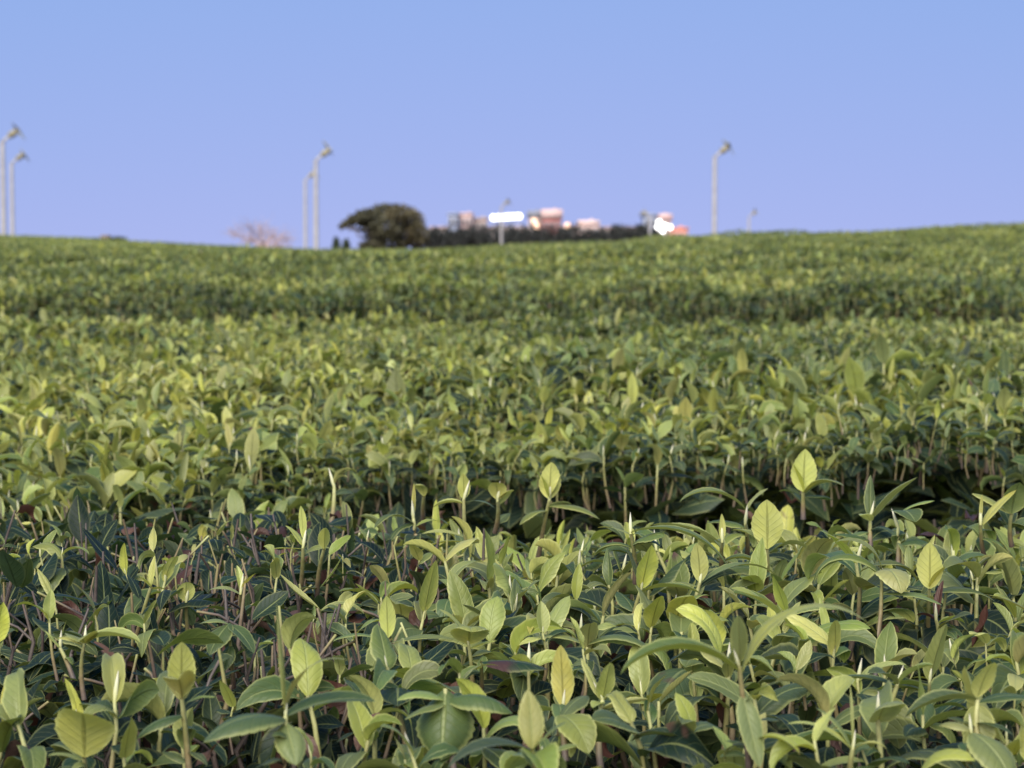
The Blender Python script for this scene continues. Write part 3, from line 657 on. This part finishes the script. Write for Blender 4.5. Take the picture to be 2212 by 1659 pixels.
# ---- the hedges behind
def front_edge(x, y):
    """the second hedge reaches forward over the gap on the left"""
    X = 1106 + FPX * x / np.maximum(y, .3)
    return 1.0 + .10 * sstep(520, 820, X + 60 * wav(x, y, 15, 4))
def back_hedge(k):
    y0, y1 = ROWS[k]; dm = (y0 + y1) / 2
    hx = .2337 * y1 * 1.12 + .35
    root = empty('tea_hedge', (0, dm, float(ground(0, dm))), HLAB[k], 'tea hedge', HG)
    fol, br = Bag(), Bag()
    sc = max(1., (dm / 2.2)) ** .16                # coarser shoots where they are far and blurred
    dens = (7200, 5000, 4300, 3800, 3400, 3000, 2700)[k - 1]
    area = 2 * hx * (y1 - y0); n = int(dens * area)
    if k == 1: n = int(n * 1.13)
    x = rng.uniform(-hx, hx, n); y = rng.uniform(.91 if k == 1 else y0, y1, n)
    if k == 1:
        g = y > front_edge(x, y); x, y = x[g], y[g]
    X = in_frame_X(x, y); dc = np.interp(np.clip(X, -900, 3000), DCX, DCV)
    kk = y < dc + 1.5; x, y, X = x[kk], y[kk], X[kk]; n = len(x)
    lump = (.010 if k < 3 else .017) * wav(x, y, 20 + k, 1.6) + .006 * wav(x, y, 40 + k, 5)
    size = np.clip(rng.normal(.0185 if k == 1 else .0205, .0045, n) + .004 * wav(x, y, 60 + k, 2.2), .014, .05) * sc
    if k == 1: size *= (1 + .35 * (1 - sstep(300, 900, X)) * (1 - sstep(1.2, 1.7, y))) * (1 - .25 * (1 - sstep(1.13, 1.25, y)) * sstep(500, 900, X))
    zt = canopy(x, y) + lump - edge_drop(y, y0, y1) * (1.2 if k > 1 else .5) - .006 * sc
    base = np.stack([x, y, zt - size + rng.normal(0, .004 * sc, n)], -1)
    age = (.245 if k == 1 else .31) + .14 * wav(x, y, 80 + k, 1.1) + .07 * wav(x, y, 90 + k, 6)
    if k == 1: size *= 1 + .30 * sstep(1100, 1500, X) * (1 - sstep(1.3, 1.9, y))
    if k == 1: age = age + .10 * sstep(900, 1700, X) - .06 * (1 - sstep(300, 900, X))
    if k > 1: age = age + .03
    age = np.clip(age, 0, .6)
    npl = 6 if k == 1 else (5 if k < 4 else 4)
    recs, (pts, sr), (bp, br_) = shoot_arrays(n, base, size, npl, age)
    nu, nv = ((5, 2) if k == 1 else ((3, 2) if k < 4 else (2, 2)))
    dest = stuff_leaf if k == 1 else fol
    kl = rng.integers(3, npl + 1, n)
    for q, r in enumerate(recs):
        s = q < kl
        if k > 2: r['W'] = r['W'] * 1.15
        dest.leaf(leaves(int(s.sum()), **{a: v[s] for a, v in r.items()}, nu=nu, nv=nv))
    if k == 1:
        stuff_stem.tube(pts, sr, 4); stuff_bud.tube(bp, br_, 4)
    elif k == 2: br.tube(pts[:, [0, 3]], sr[:, [0, 3]], 3)
    # old leaves under the shoots
    n2 = int(n * (1.5 if k == 1 else .8)); x = rng.uniform(-hx, hx, n2); y = rng.uniform(.91 if k == 1 else y0, y1, n2)
    if k == 1:
        g = y > front_edge(x, y); x, y = x[g], y[g]; n2 = len(x)
    Lf = rng.uniform(.02, .036, n2) * sc
    z = canopy(x, y) + .010 * wav(x, y, 20 + k, 1.6) - .014 * sc - rng.random(n2) * .05 * sc - edge_drop(y, y0, y1) * (1.2 if k > 1 else .8)
    fol.leaf(leaves(n2, base=np.stack([x, y, z], -1), az=rng.uniform(0, 6.28, n2), el=rng.normal(.3, .45, n2), L=Lf, W=Lf * .45, curl=rng.uniform(0, 1.2, n2), roll=rng.normal(0, .4, n2),
                    age=np.clip(rng.normal(.78, .14, n2), .3, 1), nu=3, nv=2, dry=np.where(rng.random(n2) < .008, .45, 0)))
    # side facing the viewer, leaves tinted darker to deepen its shade
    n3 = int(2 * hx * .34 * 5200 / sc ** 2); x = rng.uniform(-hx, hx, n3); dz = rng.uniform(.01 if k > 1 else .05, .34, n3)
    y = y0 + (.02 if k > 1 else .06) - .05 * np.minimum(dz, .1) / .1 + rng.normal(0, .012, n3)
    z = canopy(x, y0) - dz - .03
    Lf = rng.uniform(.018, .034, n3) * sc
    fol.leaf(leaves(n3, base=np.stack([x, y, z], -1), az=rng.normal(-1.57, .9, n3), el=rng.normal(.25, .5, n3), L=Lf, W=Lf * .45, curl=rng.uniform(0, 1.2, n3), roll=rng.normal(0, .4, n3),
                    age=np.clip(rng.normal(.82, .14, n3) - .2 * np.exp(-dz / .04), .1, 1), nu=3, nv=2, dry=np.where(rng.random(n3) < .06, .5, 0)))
    # twigs showing through the shaded side
    n4 = int(2 * hx * 140); x = rng.uniform(-hx, hx, n4); ln = rng.uniform(.08, .22, n4)
    p1 = np.stack([x + rng.normal(0, .03, n4), np.full(n4, y0 + .03) + rng.normal(0, .02, n4), canopy(x, y0) - .05], -1)
    p0 = p1 + np.stack([rng.normal(0, .03, n4), rng.uniform(0, .06, n4), -ln], -1)
    br.tube(np.stack([p0, (p0 + p1) / 2 + rng.normal(0, .004, (n4, 3)), p1], 1), np.full((n4, 3), .0009) * sc, 4, wood=rng.uniform(.7, 1.2, n4))
    # solid dark shell added to close the view into the shaded inside
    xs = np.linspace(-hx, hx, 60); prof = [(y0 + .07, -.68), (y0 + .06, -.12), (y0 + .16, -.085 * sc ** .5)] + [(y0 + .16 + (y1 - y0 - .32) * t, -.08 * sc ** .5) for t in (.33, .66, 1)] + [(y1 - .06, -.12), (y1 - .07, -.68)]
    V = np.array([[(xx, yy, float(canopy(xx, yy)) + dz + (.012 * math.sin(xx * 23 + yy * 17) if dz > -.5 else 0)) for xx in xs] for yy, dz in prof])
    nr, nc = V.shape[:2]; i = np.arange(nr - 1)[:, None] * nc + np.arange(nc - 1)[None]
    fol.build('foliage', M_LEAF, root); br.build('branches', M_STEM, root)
    mesh_obj('shade_core', V.reshape(-1, 3), np.stack([i, i + 1, i + nc + 1, i + nc], -1).reshape(-1, 4), M_CORE, root)
for k in range(1, len(ROWS)): back_hedge(k)
o = stuff_leaf.build('tea_shoots', M_LEAF); tag(o, 'countless small fresh tea shoots covering the first two hedges', 'tea shoots', None, 'stuff')
o2 = stuff_stem.build('stems', M_STEM, o); o2['kind'] = 'stuff'
o2 = stuff_bud.build('buds', M_BUD, o); o2['kind'] = 'stuff'

# ---- the far field, where rows can no longer be told apart
def far_field():
    ys = np.geomspace(12.9, 230, 130); us = np.linspace(-.36, .36, 150)
    X = us[None] * ys[:, None]; Y = np.broadcast_to(ys[:, None], X.shape)
    rowm = np.abs(((Y - 2.94) / 1.8) % 1 - .45)
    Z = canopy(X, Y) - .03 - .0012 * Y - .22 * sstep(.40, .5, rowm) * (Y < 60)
    nr, nc = X.shape; i = np.arange(nr - 1)[:, None] * nc + np.arange(nc - 1)[None]
    fol = Bag()
    n = 420000
    d = np.exp(rng.uniform(math.log(12.9), math.log(215), n)); Xp = rng.uniform(-450, 2660, n)
    dc = np.interp(Xp, DCX, DCV); kk = d < dc + 6; d, Xp = d[kk], Xp[kk]; n = len(d)
    x = (Xp - 1106) / FPX * d
    rm = np.abs(((d - 2.94) / 1.8) % 1 - .45)
    s = .0145 * (d / 12) ** .85
    gap = sstep(.38, .48, rm) * (1 - sstep(45, 75, d))
    z = canopy(x, d) - s * .9 - .20 * gap + .03 * wav(x, d, 71, .35) * (d / 12) ** .4
    age = np.clip(.36 + .14 * wav(x, d, 70, .22) + rng.normal(0, .10, n) + .25 * gap, 0, .9)  # row gaps tinted darker to stand in for their shade
    Lf = s * rng.uniform(.9, 1.7, n)
    for q in range(1):
        fol.leaf(leaves(n, base=np.stack([x, d, z], -1), az=rng.uniform(0, 6.28, n), el=rng.uniform(.1, 1.4, n), L=Lf, W=Lf * .55, curl=rng.uniform(0, 1.2, n), roll=rng.normal(0, .4, n), age=np.clip(age + rng.normal(0, .06, n), 0, 1), nu=2, nv=2))
    f = fol.build('tea_field', M_LEAF); tag(f, 'far green tea field rising to the skyline', 'tea field', None, 'stuff')
    c = mesh_obj('shade_core', np.stack([X, Y, Z], -1).reshape(-1, 3), np.stack([i, i + 1, i + nc + 1, i + nc], -1).reshape(-1, 4), M_CORE, f, origin=(0, 0, 0)); c['kind'] = 'stuff'  # dark sheet added under the leaves as their shaded depth
far_field()

# ------------------------------------------------------------------ background: frost fans, trees, buildings
def box(c, s, rot=None):
    """box as arrays; c centre, s full sizes"""
    v = np.array([[x, y, z] for x in (-.5, .5) for y in (-.5, .5) for z in (-.5, .5)]) * np.array(s)
    if rot is not None: v = v @ np.array(rot.to_3x3()).T
    f = np.array([[0, 1, 3, 2], [4, 6, 7, 5], [0, 4, 5, 1], [2, 3, 7, 6], [0, 2, 6, 4], [1, 5, 7, 3]])
    return v + np.array(c), f
def bag_boxes(*bs):
    b = Bag()
    for x in bs: b.add(*x)
    return b
M_POLE = noise_mat('galvanised_steel', (.31, .29, .31), (.41, .385, .40), 3, .5)
M_MOTOR = noise_mat('motor_paint', (.20, .18, .13), (.34, .29, .20), 5, .5)
M_BLADE = noise_mat('blade_paint', (.17, .17, .15), (.26, .25, .20), 5, .45)

def frost_fan(X, Ytop, Yb, d, label, spin, yaw):
    tp = at(X, Ytop, d); ft = at(X, Yb, d)
    ft = np.array([tp[0], tp[1], min(ft[2], float(canopy(tp[0], d)) - .6)])
    o = empty('frost_fan', ft, label, 'frost fan', 'frost protection fans on poles')
    H = tp[2] - ft[2]; s = 6.5 / 6.5
    b = Bag(); ts = np.linspace(0, 1, 5)
    b.tube((ft + np.outer(ts, [0, 0, H]))[None], np.linspace(.15, .12, 5)[None], 12); b.tube(np.array([[ft + [0, 0, H], ft + [0, 0, H + .02]]]), np.array([[.14, .01]]), 12)
    b.build('pole', M_POLE, o)
    Rz = Matrix.Rotation(yaw, 4, 'Z'); tilt = R(36)
    fwd = np.array(Rz @ Vector((math.cos(tilt), 0, math.sin(tilt))))
    top = ft + np.array([0, 0, H])
    b = Bag(); b.tube(np.array([[top - [0, 0, .35], top + fwd * .12, top + fwd * .5]]), np.array([[.07, .09, .08]]), 8); b.build('bracket', M_POLE, o)
    b = Bag(); P = np.array([top + fwd * q for q in (.40, .45, .85, .95, .97)])
    b.tube(P[None], np.array([[.05, .17, .19, .13, .01]]), 12); b.build('motor', M_MOTOR, o)
    hub = top + fwd * 1.02
    b = Bag(); b.tube(np.array([[hub - fwd * .08, hub, hub + fwd * .08, hub + fwd * .14]]), np.array([[.08, .10, .07, .01]]), 10); b.build('hub', M_POLE, o)
    sidev = np.array(Rz @ Vector((0, 1, 0))); upv = np.cross(fwd, sidev)
    for k in range(3):
        a = spin + k * 2 * math.pi / 3
        rd = math.cos(a) * sidev + math.sin(a) * upv; cr = np.cross(fwd, rd)
        ts = np.linspace(0, 1, 6); V = []
        for t in ts:
            c = hub + rd * (.05 + .62 * t); w = .075 + .05 * math.sin(math.pi * min(t + .2, 1)); tw = R(40 - 22 * t)
            e = cr * math.cos(tw) + fwd * math.sin(tw); nn = np.cross(rd, e)
            V += [c - e * w, c + nn * .018, c + e * w, c - nn * .012]
        F = [[4 * i + j, 4 * i + (j + 1) % 4, 4 * i + 4 + (j + 1) % 4, 4 * i + 4 + j] for i in range(5) for j in range(4)] + [[0, 3, 2, 1], [20, 21, 22, 23]]
        mesh_obj('blade', V, np.array(F), M_BLADE, o)
    return o
frost_fan(5, 305, 522, 118, 'nearest tall frost fan pole at the left frame edge', .3, .15)
frost_fan(25, 352, 526, 150, 'shorter frost fan pole just right of the one at the frame edge', .9, .1)
frost_fan(682, 345, 546, 130, 'taller frost fan pole of the close pair left of the round tree', 1.4, .2)
frost_fan(659, 388, 548, 178, 'shorter frost fan pole behind the taller one of the pair', .5, .1)
frost_fan(1544, 338, 560, 128, 'tall frost fan pole standing alone above the right skyline', .75, .1)
frost_fan(1618, 468, 590, 260, 'distant frost fan low on the skyline right of the tall pole', .2, .1)
frost_fan(1083, 446, 575, 238, 'distant frost fan pole in front of the bright lit sign', .6, .1)
frost_fan(1404, 468, 590, 240, 'distant frost fan pole beside the lamps of the right tower', 1.1, 2.6)

M_CROWN = noise_mat('evergreen_leaves', (.045, .044, .024), (.095, .084, .046), .5, .7)
M_CROWN_SUNSET = noise_mat('sunset_lit_evergreen_leaves', (.070, .060, .030), (.14, .112, .058), .5, .7)  # lighter, warmer crown copy with the sunset glow put into its colour
M_WIND = noise_mat('dark_conifer_leaves', (.032, .034, .034), (.062, .062, .060), .4, .8)
M_BARK = noise_mat('bark', (.07, .055, .045), (.13, .10, .085), 3, .9)
M_PINKTWIG = noise_mat('bare_twigs', (.34, .24, .25), (.46, .34, .36), 2, .8)
M_SHRUB = noise_mat('shrub_leaves', (.03, .045, .025), (.06, .08, .04), 1, .8)

def clumps(bag, c, r, n, size):
    """leaf sprays through an ellipsoid shell"""
    v = rng.normal(size=(n, 3)); v /= np.linalg.norm(v, axis=1, keepdims=True)
    p = np.array(c) + v * np.array(r) * (rng.uniform(.25, 1, (n, 1)) ** .45)
    Lf = size * rng.uniform(.6, 1.4, n)
    D = leaves(n, base=p, az=rng.uniform(0, 6.28, n), el=rng.uniform(-.6, 1.3, n), L=Lf, W=Lf * .6, curl=rng.uniform(0, 1, n), roll=rng.normal(0, .8, n), nu=2, nv=2)
    bag.leaf(D)
def limb(bag, a, b, r0, r1, wob=.04, k=5, sides=7):
    a = np.array(a, float); b = np.array(b, float); t = np.linspace(0, 1, k)[:, None]
    P = a * (1 - t) + b * t; P[1:-1] += rng.normal(0, wob * np.linalg.norm(b - a), (k - 2, 3))
    bag.tube(P[None], np.linspace(r0, r1, k)[None], sides); return P

def round_tree():
    d = 235; m = d / FPX
    ft = at(812, 548, d); ft[2] = float(ground(ft[0], d)) - .1
    o = empty('round_tree', ft, 'dark round evergreen tree with open lower branches at its left', 'tree')
    tr, cr, cw = Bag(), Bag(), Bag()
    fork = at(818, 520, d)
    limb(tr, ft, fork, .42, .30)
    cl = [(754, 482, 11, 7), (770, 473, 17, 9), (794, 464, 26, 12), (782, 480, 14, 10), (836, 454, 34, 14), (864, 461, 34, 18), (888, 479, 29, 24), (900, 501, 24, 26), (904, 524, 22, 20), (870, 505, 38, 30), (835, 492, 40, 26),
          (806, 480, 30, 18), (845, 525, 50, 18), (812, 512, 26, 24), (788, 470, 22, 11), (742, 489, 7, 4), (800, 532, 26, 12)]
    for (X, Y, rx, rz) in cl:
        dd = d + rng.uniform(-4, 4); c = at(X, Y, dd)
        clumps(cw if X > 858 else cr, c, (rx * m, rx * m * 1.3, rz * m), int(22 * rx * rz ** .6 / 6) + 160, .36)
        limb(tr, fork, c, .16, .04, .05)
    for (X, Y) in [(740, 492), (728, 490), (752, 500), (765, 494)]:
        limb(tr, at(800, 500, d), at(X, Y, d + rng.uniform(-2, 2)), .10, .03, .06)
    tr.build('trunk', M_BARK, o); cr.build('crown', M_CROWN, o)
    c = cw.build('crown', M_CROWN_SUNSET, o); c['label'] = 'olive brown side of the crown, coloured as sunset lit'
round_tree()

def bare_tree():
    d = 205; m = d / FPX
    ft = at(575, 552, d); ft[2] = float(ground(ft[0], d))
    o = empty('bare_tree', ft, 'bare spreading tree with pinkish twigs on the left skyline', 'tree')
    tr, tw = Bag(), Bag()
    fork = at(573, 534, d); limb(tr, ft, fork, .22, .16)
    for X, Y in [(492, 490), (515, 488), (535, 484), (556, 483), (578, 487), (598, 494), (615, 502), (630, 512), (505, 505), (540, 500), (590, 508), (565, 495), (620, 524)]:
        e = at(X, Y + 3, d + rng.uniform(-2, 2)); P = limb(tr, fork, e, .10, .035, .05, 6, 5)
        for q in range(26):
            t = rng.uniform(.3, 1); i = min(int(t * 5), 4); b = P[i] + (P[i + 1] - P[i]) * (t * 5 - i if i < 5 else 0)
            dirv = (e - fork) / np.linalg.norm(e - fork) + rng.normal(0, .55, 3); limb(tw, b, b + dirv * rng.uniform(.3, 1.1), .022, .010, .05, 4, 4)
    tr.build('trunk', M_PINKTWIG, o); tw.build('twigs', M_PINKTWIG, o)
bare_tree()

def small_tree(X, Yt, Yb, w, d, label, mat, group=None, name='shrub', cat='shrub', dens=1.):
    m = d / FPX; c = at(X, (Yt + Yb) / 2, d)
    ft = np.array([c[0], c[1], float(ground(c[0], d)) - .05]); o = empty(name, ft, label, cat, group)
    tr, cr = Bag(), Bag(); top = at(X, Yt + (Yb - Yt) * .3, d)
    limb(tr, ft, top, .12, .04)
    h = (Yb - Yt) * m
    for q in range(5):
        cc = at(X + rng.uniform(-.3, .3) * w, Yt + (Yb - Yt) * rng.uniform(.3, .8), d + rng.uniform(-1, 1) * w * m * .3)
        clumps(cr, cc, (w * m * .32, w * m * .32, h * .3), int(330 * dens), max(4.5 * m, .1)); limb(tr, ft * .4 + top * .6, cc, .05, .02)
    clumps(cr, at(X, Yt + (Yb - Yt) * .5, d), (w * m * .46, w * m * .46, h * .48), int(900 * dens), max(4.5 * m, .1))
    tr.build('trunk', M_BARK, o); cr.build('crown', mat, o)
small_tree(726, 512, 548, 14, 215, 'small dark shrub between the fan poles and the round tree', M_SHRUB)
small_tree(748, 515, 548, 12, 190, 'small green shrub at the left foot of the round tree', M_SHRUB)
small_tree(256, 512, 530, 46, 185, 'low dark bush on the left skyline at the end of the brown shed', M_SHRUB)
WB = [(938, 496), (965, 493), (992, 497), (1018, 492), (1046, 495), (1075, 489), (1102, 488), (1130, 492), (1160, 496), (1188, 492), (1216, 497), (1244, 490), (1272, 496), (1300, 497), (1330, 490), (1356, 494), (1384, 490), (1410, 500)]
WL = ['darkest windbreak tree touching the round tree', 'windbreak tree below the grey tower roof', 'windbreak tree below the pale pink block', 'windbreak tree left of the lit sign', 'windbreak tree under the left end of the lit sign',
      'windbreak tree directly behind the distant fan pole', 'windbreak tree under the middle of the lit sign', 'windbreak tree under the right end of the lit sign', 'windbreak tree below the glowing doorway', 'windbreak tree below the red brick block',
      'windbreak tree right below the edge of the red block', 'taller windbreak tree between the red block and the pale hall', 'windbreak tree below the pale lit hall', 'low windbreak tree right of the pale hall', 'dark windbreak tree rising over the long wall',
      'windbreak tree in the middle of the long wall', 'windbreak tree left of the right tower', 'last windbreak tree at the foot of the right tower']
for (X, Y), l in zip(WB, WL):
    small_tree(X, Y - 8, 552, 44, 262 + rng.uniform(-5, 5), l, M_WIND, 'dark windbreak trees before the buildings', 'windbreak_tree', 'tree', 1.2)

GLASS = noise_mat('dim_glass', (.03, .035, .05), (.06, .07, .09), 1, .15)
M_SIGN = emit_mat('lamp_glow', (1, .98, .95), 2.3)
M_WARM = emit_mat('warm_light', (.95, .58, .40), .8)
def wallmat(name, c): return noise_mat(name, tuple(v * .88 for v in c), c, .6, .8)
M_DARKROOF = noise_mat('slate_roof', (.16, .17, .22), (.22, .23, .29), 1, .8)

def building(X0, X1, Yt, d, depth, mat, label, rows=1, cols=3, roof=None, roofh=.35, name='building', cat='building', side=None):
    a, b = at(X0, Yt, d), at(X1, Yt, d); g = CAM[2] - 1.7
    w = b[0] - a[0]; h = a[2] - g; cx = (a[0] + b[0]) / 2
    o = empty(name, (cx, d + depth / 2, g), label, cat)
    bag_boxes(box((cx, d + depth / 2, g + (h - roofh) / 2), (w, depth, h - roofh))).build('wall', mat, o, False)
    bag_boxes(box((cx, d + depth / 2, g + h - roofh / 2), (w + .4, depth + .4, roofh)), box((cx + w * .2, d + depth * .6, g + h + .15), (w * .2, depth * .2, .3))).build('roof', roof or M_DARKROOF, o, False)
    for r in range(rows):
        for c in range(cols):
            wx = a[0] + w * (c + .5) / cols; wz = g + h - roofh - 1.2 - r * 2.6
            ww = w / cols * .5; fr = bag_boxes(box((wx, d - .03, wz), (ww + .16, .1, 1.36))).build('window', M_POLE, o, False)
            p = bag_boxes(box((wx, d - .085, wz), (ww, .03, 1.2))).build('pane', GLASS, fr, False, o.location)
    return o
M_AFTERGLOW = wallmat('afterglow_pink_render', (.60, .42, .42)); M_GREYB = wallmat('blue_grey_render', (.26, .29, .42))  # pink afterglow wash is put into the pale wall colours
M_RED = wallmat('red_brick', (.33, .10, .095)); M_TAN = wallmat('tan_render', (.44, .34, .33)); M_ORANGE = wallmat('orange_render', (.72, .30, .24)); M_PALE = wallmat('pale_render', (.70, .52, .51))
building(968, 989, 460, 372, 9, M_GREYB, 'blue grey tower block at the left end of the buildings', 3, 2, M_GREYB)
building(990, 1020, 460, 376, 9, M_AFTERGLOW, 'pale block tinted afterglow pink beside the blue grey tower', 3, 3, M_AFTERGLOW)
building(1022, 1052, 470, 384, 8, M_TAN, 'low tan block left of the lit sign', 2, 3, M_TAN)
building(930, 1390, 489, 392, 10, M_TAN, 'long low tan wall of the complex behind the windbreak trees', 1, 24, M_AFTERGLOW)
building(1142, 1170, 455, 380, 8, M_TAN, 'narrow tan stair block between the sign and the red block', 2, 2, M_DARKROOF, 1.2)
building(1172, 1213, 452, 376, 12, M_RED, 'red brick block with a pale parapet in the middle of the skyline', 3, 4, M_AFTERGLOW, 1.6)
building(1252, 1293, 476, 382, 8, M_PALE, 'pale lit hall right of the red brick block', 1, 4, M_PALE, .8)
building(1392, 1420, 462, 372, 9, M_GREYB, 'blue grey side block of the right tower', 3, 2, M_GREYB)
building(1422, 1450, 462, 376, 9, M_TAN, 'tan tower with floodlamps at the right end of the buildings', 3, 2, M_AFTERGLOW, 1.0)
building(1452, 1486, 491, 370, 8, M_ORANGE, 'small orange building at the far right of the complex', 1, 3, M_ORANGE)
building(148, 240, 514.5, 196, 6, wallmat('brown_shed_boards', (.17, .12, .095)), 'long low brown shed on the left skyline', 1, 5, noise_mat('brown_roof', (.14, .10, .085), (.20, .15, .12), 1, .9), .5, 'shed', 'shed')
# warm doorway lamps
for (X, Y, l) in [(1154, 478, 'warm glowing lantern on the stair block beside the red block'), (1159, 488, 'lower warm lantern beside the red block'), (1226, 488, 'small warm lantern at the right foot of the red block')]:
    c = at(X, Y, 371); o = empty('lantern', c, l, 'lantern')
    b = Bag(); b.tube(np.array([[c - [0, 0, .5], c - [0, 0, .45], c + [0, 0, .45], c + [0, 0, .5]]]), np.array([[.05, .4, .4, .05]]), 12); b.build('lamp_glass', M_WARM, o)
    bag_boxes(box(c + np.array([0, .2, .62]), (.9, .9, .14))).build('lamp_cap', M_POLE, o, False); bag_boxes(box(c + np.array([0, .5, -3]), (.12, .12, 6))).build('post', M_POLE, o, False)
# the two sets of floodlamps
def flood(X, Y, r, label, group):
    d = 340; c = at(X, Y, d); R_ = r * d / FPX
    o = empty('floodlamp', c, label, 'floodlamp', group)
    b = Bag(); b.tube(np.array([[c + [0, .0, 0], c + [0, -.05, 0], c + [0, -.12, 0], c + [0, -.13, 0]]]), np.array([[R_, R_, R_ * .9, .01]]), 24); b.build('lens', M_SIGN, o)
    b = Bag(); b.tube(np.array([[c + [0, .5, 0], c + [0, .45, 0], c + [0, .2, 0], c + [0, .01, 0]]]), np.array([[.05, R_ * .5, R_ * 1.02, R_ * 1.02]]), 24); b.build('housing', M_MOTOR, o)
    bag_boxes(box(c + np.array([0, .7, (CAM[2] - 1.7 - c[2]) / 2]), (.18, .18, c[2] - CAM[2] + 1.7 + .3))).build('post', M_POLE, o, False)
GL = 'floodlamps in a bright row'
for k, (X, Y) in enumerate([(1066, 470.5), (1077, 470), (1088, 469.5), (1099, 468.5), (1110, 468), (1121, 467.5)]):
    flood(X, Y, 6.2, ['leftmost', 'second from the left', 'third from the left', 'fourth from the left', 'fifth from the left', 'rightmost'][k] + ' glowing lamp of the long bright row', GL)
for X, Y, l in [(1424, 480, 'topmost lamp of the bright cluster by the right tower'), (1421, 491, 'left lamp of the bright cluster by the right tower'), (1431, 499, 'lowest lamp of the bright cluster by the right tower'), (1447, 491, 'rightmost lamp of the bright cluster by the right tower'), (1436, 488, 'middle lamp of the bright cluster by the right tower')]:
    flood(X, Y, 5.4, l, 'floodlamps by the right tower')
